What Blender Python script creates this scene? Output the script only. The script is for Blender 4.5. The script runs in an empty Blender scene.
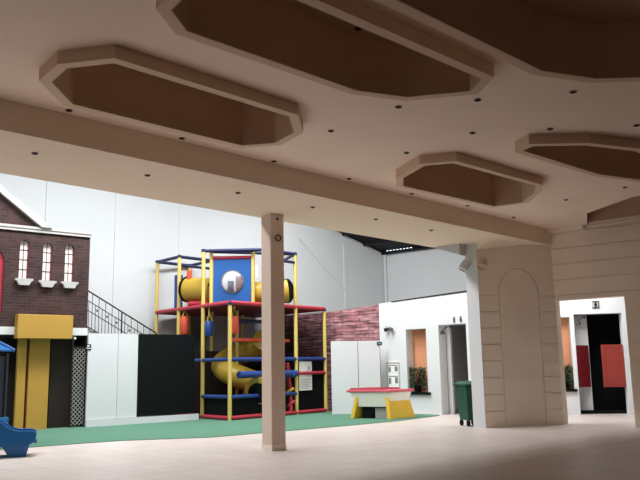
import bpy, bmesh, math, random
from mathutils import Vector, Matrix
random.seed(7)
SC = bpy.context.scene
COL = SC.collection

# ------------------------------------------------------------------ camera
FPX, HE = 740.0, 1.4
PITCH, ROLL = math.atan(126 / 740.0), 0.018
CAM = Vector((0, 0, HE))
_r0, _u0 = Vector((1, 0, 0)), Vector((0, -math.sin(PITCH), math.cos(PITCH)))
FW = Vector((0, math.cos(PITCH), math.sin(PITCH)))
RT = _r0 * math.cos(ROLL) - _u0 * math.sin(ROLL)
UP = _u0 * math.cos(ROLL) + _r0 * math.sin(ROLL)
cd = bpy.data.cameras.new('camera')
cd.sensor_width = 36.0
cd.lens = FPX / 640.0 * 36.0
cd.clip_end = 200
cam = bpy.data.objects.new('camera', cd)
COL.objects.link(cam)
M = Matrix((RT, UP, -FW)).transposed().to_4x4()
M.translation = CAM
cam.matrix_world = M
SC.camera = cam

# ------------------------------------------------------------------ world, lights, exposure
SC.view_settings.view_transform = 'Standard'
SC.view_settings.look = 'None'
SC.view_settings.gamma = 1.0
SC.view_settings.use_curve_mapping = False
SC.view_settings.exposure = 0.30
SC.cycles.use_denoising = True
SC.cycles.max_bounces = 10
SC.cycles.diffuse_bounces = 7
SC.cycles.sample_clamp_indirect = 8.0
w = bpy.data.worlds.new('world')
SC.world = w
w.use_nodes = True
w.node_tree.nodes['Background'].inputs[0].default_value = (1.0, 0.86, 0.76, 1)
w.node_tree.nodes['Background'].inputs[1].default_value = 0.012


def area(name, loc, target, sx, sy, power, color=(1, 1, 1), along=None):
    l = bpy.data.lights.new(name, 'AREA')
    l.shape = 'RECTANGLE'
    l.size, l.size_y = sx, sy
    l.energy = power
    l.color = color
    o = bpy.data.objects.new(name, l)
    COL.objects.link(o)
    o.location = loc
    zz = (Vector(loc) - Vector(target)).normalized()
    xx = Vector(along if along else (1, 0, 0))
    xx = (xx - zz * xx.dot(zz)).normalized()
    o.rotation_euler = Matrix((xx, zz.cross(xx), zz)).transposed().to_euler()
    return o


# unseen area lamps standing in for daylight over the play hall and washroom passage
area('hall_daylight_fill', (-3.6, 17.2, 8.8), (-4.4, 18.0, 0), 9.0, 1.5, 1150, (0.98, 0.99, 1.0), (0.69, 0.72, 0))
area('hall_daylight_fill', (0.2, 22.8, 7.4), (1.4, 27.0, 0), 3.0, 2.5, 200, (1.0, 1.0, 0.98))  # added fill lamp, brightens the gable and far walls
area('hall_daylight_fill', (1.4, 19.4, 7.2), (1.4, 19.6, 0), 2.0, 2.0, 165, (1.0, 1.0, 0.98))  # added fill lamp for the washroom wall and the floor near it
area('hall_daylight_fill', (-8.8, 10.8, 8.8), (-9.2, 12.0, 0), 5.0, 1.5, 430, (0.98, 0.99, 1.0), (0.69, 0.72, 0))
area('passage_daylight', (6.2, 18.3, 4.3), (6.6, 19.2, 0), 2.2, 1.4, 120, (1.0, 0.99, 0.97))


# ------------------------------------------------------------------ geometry helpers
def ray(x, y):
    return FW + RT * ((x - 320) / FPX) + UP * ((240 - y) / FPX)


def at_z(x, y, z=0.0):
    d = ray(x, y)
    return CAM + d * ((z - HE) / d.z)


def at_y(x, y, Y):
    d = ray(x, y)
    return CAM + d * (Y / d.y)


class Wall:
    """vertical plane: s metres along it, z metres up, off metres out of it towards the viewer's side"""

    def __init__(self, a, b):
        self.a = Vector((a[0], a[1], 0))
        d = Vector((b[0] - a[0], b[1] - a[1], 0))
        self.len = d.length
        self.d = d.normalized()
        n = Vector((self.d.y, -self.d.x, 0))
        if n.dot(Vector((0, 0, 0)) - self.a) < 0:
            n = -n
        self.n = n
        self.ang = math.atan2(self.d.y, self.d.x)

    def P(self, s, z, off=0.0):
        return self.a + self.d * s + self.n * off + Vector((0, 0, z))

    def px(self, x, y, off=0.0):
        d = ray(x, y)
        a = self.a + self.n * off
        t = (a - CAM).dot(self.n) / d.dot(self.n)
        q = CAM + d * t
        return ((q - a).dot(self.d), q.z)


class MB:
    def __init__(self):
        self.bm = bmesh.new()

    def face(self, pts):
        vs = [self.bm.verts.new(p) for p in pts]
        return self.bm.faces.new(vs)

    def hull8(self, lo, hi):
        """two loops of equal length joined into a closed solid"""
        a = [self.bm.verts.new(p) for p in lo]
        b = [self.bm.verts.new(p) for p in hi]
        n = len(a)
        self.bm.faces.new(a[::-1])
        self.bm.faces.new(b)
        for i in range(n):
            j = (i + 1) % n
            self.bm.faces.new((a[i], a[j], b[j], b[i]))
        return self

    def box(self, c, sx, sy, sz, rot=0.0):
        c = Vector(c)
        ca, sa = math.cos(rot), math.sin(rot)
        q = [(-1, -1), (1, -1), (1, 1), (-1, 1)]
        pts = [Vector((ca * x * sx / 2 - sa * y * sy / 2, sa * x * sx / 2 + ca * y * sy / 2, 0)) for x, y in q]
        return self.hull8([c + p for p in pts], [c + p + Vector((0, 0, sz)) for p in pts])

    def wbox(self, W, s0, s1, z0, z1, o0, o1):
        return self.prism(W, [(s0, z0), (s1, z0), (s1, z1), (s0, z1)], o0, o1)

    def prism(self, W, poly, o0, o1):
        return self.hull8([W.P(s, z, o0) for s, z in poly], [W.P(s, z, o1) for s, z in poly])

    def slab(self, poly, z0, z1):
        return self.hull8([Vector((p[0], p[1], z0)) for p in poly], [Vector((p[0], p[1], z1)) for p in poly])

    def holed(self, outer, holes, deep):
        """planar plate with holes (lists of 3D points), given thickness vector"""
        deep = Vector(deep)
        for k in (0, 1):
            sh = deep * k
            edges = []
            loops = []
            for lp in [outer] + holes:
                vs = [self.bm.verts.new(Vector(p) + sh) for p in lp]
                loops.append(vs)
                for i in range(len(vs)):
                    edges.append(self.bm.edges.new((vs[i], vs[(i + 1) % len(vs)])))
            bmesh.ops.triangle_fill(self.bm, use_beauty=True, edges=edges, normal=deep.normalized())
            if k == 0:
                first = loops
            else:
                for A, B in zip(first, loops):
                    n = len(A)
                    for i in range(n):
                        j = (i + 1) % n
                        self.bm.faces.new((A[i], A[j], B[j], B[i]))
        return self

    def tube(self, pts, r, seg=8, cap=True):
        pts = [Vector(p) for p in pts]
        rs = r if isinstance(r, (list, tuple)) else [r] * len(pts)
        rings = []
        ref = None
        for i, p in enumerate(pts):
            t = (pts[min(i + 1, len(pts) - 1)] - pts[max(i - 1, 0)]).normalized()
            if ref is None:
                ref = t.orthogonal().normalized()
            ref = (ref - t * ref.dot(t))
            if ref.length < 1e-5:
                ref = t.orthogonal()
            ref.normalize()
            bi = t.cross(ref)
            rings.append([self.bm.verts.new(p + (ref * math.cos(a) + bi * math.sin(a)) * rs[i])
                          for a in [2 * math.pi * k / seg for k in range(seg)]])
        for A, B in zip(rings, rings[1:]):
            for k in range(seg):
                self.bm.faces.new((A[k], A[(k + 1) % seg], B[(k + 1) % seg], B[k]))
        if cap:
            self.bm.faces.new(rings[0][::-1])
            self.bm.faces.new(rings[-1])
        return self

    def lathe(self, c, prof, axis=(0, 0, 1), seg=20):
        """profile of (radius, height along axis), closed by caps where radius > 0"""
        ax = Vector(axis).normalized()
        u = ax.orthogonal().normalized()
        v = ax.cross(u)
        c = Vector(c)
        rings = []
        for r, h in prof:
            rings.append([self.bm.verts.new(c + ax * h + (u * math.cos(2 * math.pi * k / seg) + v * math.sin(2 * math.pi * k / seg)) * max(r, 1e-4))
                          for k in range(seg)])
        for A, B in zip(rings, rings[1:]):
            for k in range(seg):
                self.bm.faces.new((A[k], A[(k + 1) % seg], B[(k + 1) % seg], B[k]))
        self.bm.faces.new(rings[0][::-1])
        self.bm.faces.new(rings[-1])
        return self

    def build(self, name, mat, parent=None, loc=None, smooth=False, bevel=0.0):
        bm = self.bm
        bmesh.ops.recalc_face_normals(bm, faces=bm.faces[:])
        org = ORG[parent] if parent is not None else Vector(loc) if loc is not None else Vector((0, 0, 0))
        bmesh.ops.translate(bm, verts=bm.verts[:], vec=-org)
        me = bpy.data.meshes.new(name)
        bm.to_mesh(me)
        bm.free()
        me.materials.append(mat)
        if smooth:
            for p in me.polygons:
                p.use_smooth = True
            try:
                me.set_sharp_from_angle(angle=math.radians(40))
            except Exception:
                pass
        o = bpy.data.objects.new(name, me)
        COL.objects.link(o)
        if parent is not None:
            o.parent = parent
        else:
            o.location = org
        ORG[o] = org
        if bevel:
            m = o.modifiers.new('bevel', 'BEVEL')
            m.width = bevel
            m.segments = 2
            m.limit_method = 'ANGLE'
        return o


ORG = {}


def thing(name, loc, label, cat, group=None, kind=None):
    o = bpy.data.objects.new(name, None)
    o.empty_display_size = 0.2
    COL.objects.link(o)
    o.location = loc
    ORG[o] = Vector(loc)
    tag(o, label, cat, group, kind)
    return o


def tag(o, label=None, cat=None, group=None, kind=None):
    if label: o['label'] = label
    if cat: o['category'] = cat
    if group: o['group'] = group
    if kind: o['kind'] = kind
    return o


def struct(name, mb, mat, label=None, cat=None, **k):
    o = mb.build(name, mat, **k)
    o['kind'] = 'structure'
    if label: o['label'] = label
    if cat: o['category'] = cat
    return o


def dup(o, loc, label, rotz=None):
    c = o.copy()
    COL.objects.link(c)
    c.location = loc
    if rotz is not None:
        c.rotation_euler = (0, 0, rotz)
    c['label'] = label
    for ch in o.children:
        d = ch.copy()
        COL.objects.link(d)
        d.parent = c
        for g in ch.children:
            e = g.copy()
            COL.objects.link(e)
            e.parent = d
    return c


# ------------------------------------------------------------------ materials
def lin(c):
    return tuple((v / 255 / 12.92) if v / 255 <= 0.04045 else ((v / 255 + 0.055) / 1.055) ** 2.4 for v in c) + (1,)


def _base(name, rough, metal=0.0, spec=0.4):
    m = bpy.data.materials.new(name)
    m.use_nodes = True
    nt = m.node_tree
    b = nt.nodes['Principled BSDF']
    b.inputs['Roughness'].default_value = rough
    b.inputs['Metallic'].default_value = metal
    b.inputs['Specular IOR Level'].default_value = spec
    return m, nt, b


def mat(name, rgb, rough=0.6, var=0.08, scale=4.0, metal=0.0, bump=0.0, bscale=60, spec=0.4):
    m, nt, b = _base(name, rough, metal, spec)
    N, L = nt.nodes, nt.links
    tc = N.new('ShaderNodeTexCoord')
    nz = N.new('ShaderNodeTexNoise')
    nz.inputs['Scale'].default_value = scale
    nz.inputs['Detail'].default_value = 4
    L.new(tc.outputs['Object'], nz.inputs['Vector'])
    mx = N.new('ShaderNodeMix')
    mx.data_type = 'RGBA'
    c = lin(rgb)
    mx.inputs['A'].default_value = tuple(v * (1 - var) for v in c[:3]) + (1,)
    mx.inputs['B'].default_value = tuple(min(1, v * (1 + var)) for v in c[:3]) + (1,)
    L.new(nz.outputs['Fac'], mx.inputs['Factor'])
    L.new(mx.outputs['Result'], b.inputs['Base Color'])
    if bump:
        n2 = N.new('ShaderNodeTexNoise')
        n2.inputs['Scale'].default_value = bscale
        L.new(tc.outputs['Object'], n2.inputs['Vector'])
        bp = N.new('ShaderNodeBump')
        bp.inputs['Strength'].default_value = bump
        bp.inputs['Distance'].default_value = 0.01
        L.new(n2.outputs['Fac'], bp.inputs['Height'])
        L.new(bp.outputs['Normal'], b.inputs['Normal'])
    return m


def brick_mat(name, d, c1, c2, mortar, bw, bh, ms=0.02, rough=0.8, offset=0.5, warp=0.0, bump=0.4, flat=False, bias=0.0, blotch=None, streak=None):
    """bricks on a vertical wall running along unit vector d, or on the floor when flat"""
    m, nt, b = _base(name, rough, 0, 0.3)
    N, L = nt.nodes, nt.links
    g = N.new('ShaderNodeNewGeometry')
    if flat:
        mp = N.new('ShaderNodeMapping')
        mp.inputs['Rotation'].default_value = (0, 0, -math.atan2(d[1], d[0]))
        L.new(g.outputs['Position'], mp.inputs['Vector'])
        vec = mp.outputs['Vector']
    else:
        dp = N.new('ShaderNodeVectorMath')
        dp.operation = 'DOT_PRODUCT'
        L.new(g.outputs['Position'], dp.inputs[0])
        dp.inputs[1].default_value = (d[0], d[1], 0)
        sp = N.new('ShaderNodeSeparateXYZ')
        L.new(g.outputs['Position'], sp.inputs[0])
        cb = N.new('ShaderNodeCombineXYZ')
        L.new(dp.outputs['Value'], cb.inputs['X'])
        L.new(sp.outputs['Z'], cb.inputs['Y'])
        vec = cb.outputs['Vector']
    if warp:
        nz = N.new('ShaderNodeTexNoise')
        nz.inputs['Scale'].default_value = 2.2
        L.new(vec, nz.inputs['Vector'])
        sc = N.new('ShaderNodeVectorMath')
        sc.operation = 'SCALE'
        sc.inputs['Scale'].default_value = warp
        L.new(nz.outputs['Color'], sc.inputs[0])
        ad = N.new('ShaderNodeVectorMath')
        L.new(vec, ad.inputs[0])
        L.new(sc.outputs[0], ad.inputs[1])
        vec = ad.outputs[0]
    br = N.new('ShaderNodeTexBrick')
    br.offset = offset
    br.inputs['Scale'].default_value = 1.0
    br.inputs['Color1'].default_value = lin(c1)
    br.inputs['Color2'].default_value = lin(c2)
    br.inputs['Mortar'].default_value = lin(mortar)
    br.inputs['Mortar Size'].default_value = ms
    br.inputs['Mortar Smooth'].default_value = 0.2
    br.inputs['Bias'].default_value = bias
    br.inputs['Brick Width'].default_value = bw
    br.inputs['Row Height'].default_value = bh
    L.new(vec, br.inputs['Vector'])
    n2 = N.new('ShaderNodeTexNoise')
    n2.inputs['Scale'].default_value = 1.3 if flat else 3.0
    n2.inputs['Detail'].default_value = 5
    if streak:
        m2_ = N.new('ShaderNodeMapping')
        m2_.inputs['Scale'].default_value = (0.8, streak, 1)
        L.new(vec, m2_.inputs['Vector'])
        L.new(m2_.outputs['Vector'], n2.inputs['Vector'])
    else:
        L.new(vec, n2.inputs['Vector'])
    mx = N.new('ShaderNodeMix')
    mx.data_type = 'RGBA'
    mx.blend_type = 'MULTIPLY'
    mx.inputs['Factor'].default_value = 1.0
    cr = N.new('ShaderNodeValToRGB')
    lo = blotch if blotch else 0.85
    cr.color_ramp.elements[0].position = 0.35
    cr.color_ramp.elements[1].position = 0.65
    cr.color_ramp.elements[0].color = (lo, lo, lo, 1)
    cr.color_ramp.elements[1].color = (1, 1, 1, 1)
    L.new(n2.outputs['Fac'], cr.inputs['Fac'])
    L.new(br.outputs['Color'], mx.inputs['A'])
    L.new(cr.outputs['Color'], mx.inputs['B'])
    L.new(mx.outputs['Result'], b.inputs['Base Color'])
    if bump:
        bp = N.new('ShaderNodeBump')
        bp.invert = True
        bp.inputs['Strength'].default_value = bump
        bp.inputs['Distance'].default_value = 0.01
        L.new(br.outputs['Fac'], bp.inputs['Height'])
        L.new(bp.outputs['Normal'], b.inputs['Normal'])
    return m


def glow(name, rgb, strength):
    m, nt, b = _base(name, 0.5)
    b.inputs['Emission Color'].default_value = lin(rgb)
    b.inputs['Emission Strength'].default_value = strength
    return m


def glass(name, rgb):
    m, nt, b = _base(name, 0.08, 0, 0.5)
    b.inputs['Base Color'].default_value = lin(rgb)
    b.inputs['Transmission Weight'].default_value = 0.85
    b.inputs['IOR'].default_value = 1.08
    return m


M_CEIL = mat('ceiling_plaster', (250, 230, 214), 0.85, 0.05, 1.5)
M_COFFER = mat('coffer_plaster', (222, 196, 172), 0.85, 0.05, 2)
M_RECESS = mat('coffer_inner_shaded', (200, 172, 148), 0.9, 0.06, 2)  # coffer plaster made darker to carry the shade inside the recess
M_BEAM = mat('beam_plaster', (240, 222, 200), 0.85, 0.05, 1.5)
M_WALLA = mat('arch_wall_plaster', (250, 238, 224), 0.75, 0.07, 2)
M_PILLAR = mat('pillar_paint', (226, 206, 190), 0.6, 0.05, 3)
M_WHITE = mat('white_paint', (214, 217, 220), 0.7, 0.03, 2)
M_HALL = mat('hall_wall_paint', (206, 210, 212), 0.8, 0.04, 0.6)
M_ROOF = mat('roof_metal_sheet', (46, 46, 50), 0.6, 0.1, 3, 0.4)
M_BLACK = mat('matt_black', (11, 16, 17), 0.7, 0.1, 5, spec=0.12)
M_DARK = mat('dark_brown_panel', (40, 30, 26), 0.7, 0.1, 5)
M_IRON = mat('black_iron', (38, 38, 42), 0.5, 0.1, 10, 0.5)
M_YELLOW = mat('yellow_steel_post', (214, 190, 106), 0.4, 0.05, 5)
M_TUBEY = mat('yellow_plastic', (176, 146, 56), 0.35, 0.05, 4)
M_BLUEPAD = mat('blue_vinyl', (30, 62, 128), 0.45, 0.08, 5)
M_NAVY = mat('navy_vinyl', (28, 36, 78), 0.5, 0.08, 5)
M_BLUEP = mat('blue_plastic', (34, 88, 156), 0.35, 0.05, 4)
M_REDPAD = mat('red_vinyl', (170, 46, 62), 0.5, 0.07, 5)
M_RED = mat('red_paint', (142, 54, 47), 0.5, 0.06, 5)
M_DKRED = mat('dark_red_paint', (120, 26, 34), 0.5, 0.08, 5)
M_ORANGE = mat('orange_red_vinyl', (206, 80, 54), 0.5, 0.07, 5)
M_MUST = mat('mustard_paint', (178, 140, 60), 0.6, 0.06, 3)
M_TURF = mat('green_turf', (90, 130, 110), 0.95, 0.12, 6, bump=0.6, bscale=220, spec=0.1)
M_PEACH = mat('peach_plaster', (214, 150, 112), 0.8, 0.06, 3)
M_GREENBIN = mat('green_bin_plastic', (20, 74, 60), 0.45, 0.08, 6)
M_LEAF = mat('plant_leaf', (44, 66, 38), 0.6, 0.4, 30)
M_GREYIN = mat('grey_interior_paint', (150, 148, 144), 0.8, 0.08, 2)
M_PINK = mat('pink_tabletop', (206, 96, 110), 0.5, 0.05, 4)
M_GRAVEL = mat('red_gravel', (146, 46, 60), 0.95, 0.35, 40, bump=1.0, bscale=60)
M_TBODY = mat('offwhite_plastic', (238, 236, 228), 0.5, 0.03, 4)
M_TYEL = mat('yellow_table_leg', (226, 184, 62), 0.5, 0.05, 4)
M_SILL = mat('grey_stone', (172, 170, 168), 0.7, 0.06, 6)
M_PANE = mat('frosted_pane', (250, 232, 232), 0.4, 0.04, 4)
M_SLIDE = mat('slide_blue_plastic', (14, 96, 156), 0.35, 0.05, 4)
M_SLIDED = mat('playset_navy_plastic', (17, 27, 42), 0.45, 0.08, 4)
M_PAPER = mat('paper', (236, 238, 236), 0.7, 0.02, 6)
M_GREYPRINT = mat('grey_print', (120, 124, 126), 0.7, 0.3, 40)
M_BUBBLE = glass('clear_acrylic', (235, 240, 245))
M_METAL = mat('brushed_metal', (120, 120, 120), 0.4, 0.05, 8, 0.8)
M_BEIGEMET = mat('beige_metal', (190, 170, 150), 0.5, 0.05, 8)
M_RING = mat('brown_spot_ring', (112, 92, 80), 0.5, 0.05, 8)
M_SIGNGREEN = mat('dark_green_sign', (34, 66, 54), 0.5, 0.1, 20)
M_TERRA = mat('terracotta', (150, 84, 60), 0.8, 0.1, 10)
M_SKYPANE = glow('skylight_sheet', (235, 245, 255), 1.2)

B_DIR = Vector((0.712, 0.702, 0)).normalized()
M_FLOOR = brick_mat('floor_tile', B_DIR, (200, 189, 183), (206, 195, 189), (166, 156, 151), 0.45, 0.45, 0.006, 0.42, 0.0, 0, 0.15, True, blotch=0.93)

# ------------------------------------------------------------------ plan of the room
Z_CEIL, Z_SOF = 4.47, 4.10
A_L, A_R, A_BK = Vector((3.56, 16.65, 0)), Vector((5.43, 17.20, 0)), Vector((3.35, 16.90, 0))
B_D = Vector((0.775, -0.632, 0)).normalized()
WA = Wall(A_L, A_R)
WB = Wall(A_R, A_R + B_D)
near0, hall0 = Vector((-3.595, 8.027, 0)), Vector((-4.392, 9.885, 0))
near_d = (Vector((4.861, 16.595, 0)) - near0).normalized()
hall_d = (Vector((2.795, 17.344, 0)) - hall0).normalized()


def hit(p, d, q, e):
    """crossing of two plan lines"""
    den = d.x * e.y - d.y * e.x
    t = ((q.x - p.x) * e.y - (q.y - p.y) * e.x) / den
    return p + d * t


nearE = hit(near0, near_d, A_L, WA.d)
hallE = A_L + (A_BK - A_L) * 0.9
nearS, hallS = near0 - near_d * 8, hall0 - hall_d * 8

# floor
mb = MB()
mb.slab([(-30, -8), (22, -8), (22, 40), (-30, 40)], -0.12, 0.0)
struct('floor', mb, M_FLOOR)

# ceiling with coffers
COFF = {
    'A': [(-2.85, 7.19), (-2.52, 6.78), (-1.93, 6.66), (-0.23, 8.38), (-0.19, 9.06), (-0.5, 9.57), (-1.06, 9.69), (-2.85, 7.93)],
    'B': [(-1.32, 5.70), (-1.05, 5.30), (-0.45, 5.16), (1.84, 7.31), (1.77, 7.79), (0.99, 7.97), (0.36, 7.72), (-1.25, 6.17)],
    'C': [(0.35, 5.35), (0.55, 4.75), (1.2, 4.5), (2.3, 4.6), (4.2, 6.4), (4.05, 7.3), (3.54, 7.5), (2.92, 7.52), (2.24, 7.27), (0.48, 5.61)],
    'D': [(1.29, 12.06), (1.23, 11.46), (1.5, 10.65), (2.03, 10.52), (3.76, 12.11), (3.88, 12.62), (3.89, 13.51), (3.31, 13.9)],
    'E': [(2.78, 10.12), (2.76, 10.03), (2.87, 9.72), (3.69, 9.73), (4.53, 10.06), (5.5, 10.9), (5.95, 11.7), (5.35, 12.02), (4.39, 11.55)],
}


def inset(poly, d):
    n = len(poly)
    out = []
    area2 = sum(poly[i][0] * poly[(i + 1) % n][1] - poly[(i + 1) % n][0] * poly[i][1] for i in range(n))
    sg = 1 if area2 > 0 else -1
    ls = []
    for i in range(n):
        a, b = Vector(poly[i]), Vector(poly[(i + 1) % n])
        t = (b - a).normalized()
        nn = Vector((-t.y, t.x)) * sg
        ls.append((a + nn * d, t))
    for i in range(n):
        p, t = ls[i - 1]
        q, u = ls[i]
        den = t.x * u.y - t.y * u.x
        if abs(den) < 0.05:
            out.append(tuple(q))
        else:
            k = ((q.x - p.x) * u.y - (q.y - p.y) * u.x) / den
            out.append(tuple(p + t * k))
    return out


B_far = A_R + B_D * 12
ceil_poly = [(-18, -8), (16, -8), (16, B_far.y + 1), (B_far.x, B_far.y), (A_R.x, A_R.y), (nearE.x, nearE.y), (near0.x, near0.y), (nearS.x, nearS.y), (-18, nearS.y)]
# a recess that runs into the door wall
_f0 = at_z(585.5, 213.3, Z_CEIL)
F_poly = [(_f0.x, _f0.y), (5.941, 13.784), (6.5, 13.2), (8.2, 13.6), tuple((A_R + B_D * 3.6)[:2]), tuple((A_R + B_D * 0.85)[:2])]
holes = [inset(P, 0.06) for P in COFF.values()] + [inset(F_poly, 0.03)]
mb = MB()
mb.holed([(x, y, Z_CEIL) for x, y in ceil_poly], [[(x, y, Z_CEIL) for x, y in h] for h in holes], (0, 0, 0.06))
struct('ceiling', mb, M_CEIL)
for k, (nm, P) in enumerate(COFF.items()):
    zr = Z_CEIL - 0.14
    I = inset(P, 0.12)
    J = inset(P, 0.105)
    mb = MB()
    mb.holed([(x, y, zr) for x, y in P], [[(x, y, zr) for x, y in J]], (0, 0, 0.14))
    t = struct('trim_%d' % (k + 1), mb, M_COFFER, loc=(P[0][0], P[0][1], zr))
    O = inset(P, 0.07)
    rc = MB()
    rc.holed([(x, y, zr + 0.001) for x, y in J], [[(x, y, zr + 0.001) for x, y in I]], (0, 0, 0.145))
    rc.holed([(x, y, zr + 0.141) for x, y in O], [[(x, y, zr + 0.141) for x, y in I]], (0, 0, 0.5))
    rc.slab(O, zr + 0.64, zr + 0.70)
    rc.build('recess', M_RECESS, t)
mb = MB()
FO, FI = inset(F_poly, -0.02), inset(F_poly, 0.03)
mb.holed([(x, y, Z_CEIL + 0.06) for x, y in FO], [[(x, y, Z_CEIL + 0.06) for x, y in FI]], (0, 0, 0.55))
mb.slab(FO, Z_CEIL + 0.61, Z_CEIL + 0.67)
struct('trim_6', mb, M_RECESS)

# the dropped beam and the wall above it on the hall side
mb = MB()
mb.slab([tuple(nearS[:2]), tuple(nearE[:2]), tuple(hallE[:2]), tuple((hall0 + hall_d * 10.36)[:2]), tuple(hallS[:2])], Z_SOF, Z_CEIL + 0.06)
struct('trim_7', mb, M_BEAM)
mb = MB()
uw = Wall(hallS, hall0 + hall_d * 10.2)
mb.wbox(uw, 0, uw.len, Z_CEIL + 0.06, 9.6, -0.0, 0.25)
struct('wall_above_beam', mb, M_HALL)

# ------------------------------------------------------------------ diagonal wall with the arch panel
LA = WA.len
mb = MB()
foot = [A_L, A_R, A_R + Vector((0.1, 0.3, 0)), A_BK]
core = [A_L - WA.n * 0.03, A_R - WA.n * 0.03, A_R + Vector((0.1, 0.3, 0)), A_BK]
mb.slab([tuple(p[:2]) for p in core], 0, Z_CEIL)
ZL = [0.0] + [0.36 + 0.365 * k for k in range(8)]
sA0, sA1 = WA.px(502.5, 350)[0], WA.px(541.5, 350)[0]
z_sp, z_ap = 2.95, 3.52


def arch(s0, s1, z0, zs, za, n=14):
    pts = [(s0, z0), (s1, z0), (s1, zs)]
    c, rx = (s0 + s1) / 2, (s1 - s0) / 2
    for k in range(1, n):
        a = math.pi * k / n
        pts.append((c + rx * math.cos(a), zs + (za - zs) * math.sin(a)))
    pts.append((s0, zs))
    return pts


GAP = 0.020
mb.prism(WA, arch(sA0, sA1, 0, z_sp, z_ap), -0.03, 0)
for za, zb in zip(ZL, ZL[1:]):
    zb2 = zb - GAP * 1.1
    mb.wbox(WA, 0.0, sA0 - GAP, za, zb2, -0.03, 0)
    mb.wbox(WA, sA1 + GAP, LA, za, zb2, -0.03, 0)
zt = ZL[-1]
up = [(0, zt), (sA0 - GAP, zt), (sA0 - GAP, z_sp)]
c, rx = (sA0 + sA1) / 2, (sA1 - sA0) / 2 + GAP
for k in range(13, 0, -1):
    a = math.pi * k / 14
    up.append((c + rx * math.cos(a), z_sp + (z_ap + GAP - z_sp) * math.sin(a)))
up += [(sA1 + GAP, z_sp), (sA1 + GAP, zt), (LA, zt), (LA, Z_CEIL), (0, Z_CEIL)]
mb.prism(WA, up, -0.03, 0)
wa = struct('wall_arch', mb, M_WALLA)
we = Wall(A_BK, A_L)
m2 = MB()
m2.wbox(we, -0.01, we.len, 0, Z_SOF, 0.0, 0.012)
m2.build('white_end_face', M_WHITE, wa)
he = hall0 + hall_d * 10.36
m2 = MB()
wv = Wall(A_BK, he)
m2.prism(wv, [(0, Z_SOF), (wv.len, Z_SOF), (0, Z_SOF - 0.26)], -0.02, 0.28)
m2.build('haunch', M_HALL, wa)
s_t = WA.px(530, 242)[0]
z_l = WA.px(475.5, 249.5)[1]
p0, p1, p2, p3 = WA.P(0, Z_SOF + .01, .75), WA.P(s_t, Z_SOF + .01, 0), WA.P(0, z_l, 0), WA.P(0, Z_SOF + .01, -.05)
m2 = MB()
m2.face([p0, p1, p2]); m2.face([p0, p2, p3]); m2.face([p2, p1, p3]); m2.face([p0, p3, p1])
bmesh.ops.remove_doubles(m2.bm, verts=m2.bm.verts[:], dist=1e-4)
m2.build('soffit_splay', M_BEAM, wa)

# door wall
mb = MB()
mb.wbox(WB, 0.0, 0.82, Z_CEIL - 0.10, Z_CEIL, 0, 0.14)
d0, d1, dz = 0.012, WB.px(628.8, 350)[0], 2.80
LB = 12.0
mb.wbox(WB, 0, d0, 0, Z_CEIL, -0.25, -0.03)
mb.wbox(WB, d1, LB, 0, Z_CEIL, -0.25, -0.03)
mb.wbox(WB, d0, d1, dz, Z_CEIL, -0.25, -0.03)
ZB = [0.0] + [0.36 + 0.365 * k for k in range(12)]
for za, zb in zip(ZB, ZB[1:]):
    zb2 = min(zb - GAP * 1.1, Z_CEIL)
    if za >= Z_CEIL: break
    mb.wbox(WB, d1, LB, za, zb2, -0.03, 0)
    if zb2 < dz:
        mb.wbox(WB, 0, d0, za, zb2, -0.03, 0)
    elif za < dz:
        mb.wbox(WB, 0, d0, za, dz, -0.03, 0)
        mb.wbox(WB, 0, d1, dz, zb2, -0.03, 0)
    else:
        mb.wbox(WB, 0, d1, za, zb2, -0.03, 0)
mb.tube([A_R - WA.n * .05 - WB.n * .05, A_R - WA.n * .05 - WB.n * .05 + Vector((0, 0, Z_CEIL))], .06, 8)
struct('wall_right', mb, M_WALLA)

# ------------------------------------------------------------------ play hall shell
K = Vector((2.61, 30.0, 0))
GD = Vector((-0.784, -0.62, 0))
WG = Wall(K, K + GD)
WR = Wall(K, K + B_D)
Z_EAVE, SLOPE = 5.88, 0.285
mb = MB()
mb.prism(WG, [(-0.2, 0), (20, 0), (20, Z_EAVE + 4.2), (14.5, Z_EAVE + 14.5 * SLOPE), (0, Z_EAVE), (-0.2, Z_EAVE)], -0.2, 0)
wg = struct('wall_gable', mb, M_HALL)
for x in (46, 116, 183, 345):
    s, _ = WG.px(x, 260)
    wd = 0.16 if x != 183 else 0.36
    m2 = MB()
    m2.wbox(WG, s - wd / 2, s + wd / 2, 0, Z_EAVE + s * SLOPE - 0.05 if x != 345 else 6.1, 0, 0.03)
    m2.build('pilaster', M_HALL, wg)
mb = MB()
mb.wbox(WR, -0.2, 14, 0, Z_EAVE, -0.2, 0)
mb.wbox(WR, 0.02, 0.14, 0, Z_EAVE - 0.05, 0, 0.08)
struct('wall_far', mb, M_HALL)
# roof sheet: corrugated, rising away from the far wall's eave
mb = MB()
NW = 120
rows = []
for sI in (-0.3, 4, 9, 14.6):
    row = []
    for k in range(NW + 1):
        wv = -0.3 + k * 9.6 / NW
        p = K + GD * sI + B_D * wv
        row.append(mb.bm.verts.new((p.x, p.y, Z_EAVE + sI * SLOPE + 0.06 + 0.04 * (k % 2))))
    rows.append(row)
for R0, R1 in zip(rows, rows[1:]):
    for k in range(NW):
        mb.bm.faces.new((R0[k], R0[k + 1], R1[k + 1], R1[k]))
rf = struct('ceiling_hall_roof', mb, M_ROOF)
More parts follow.
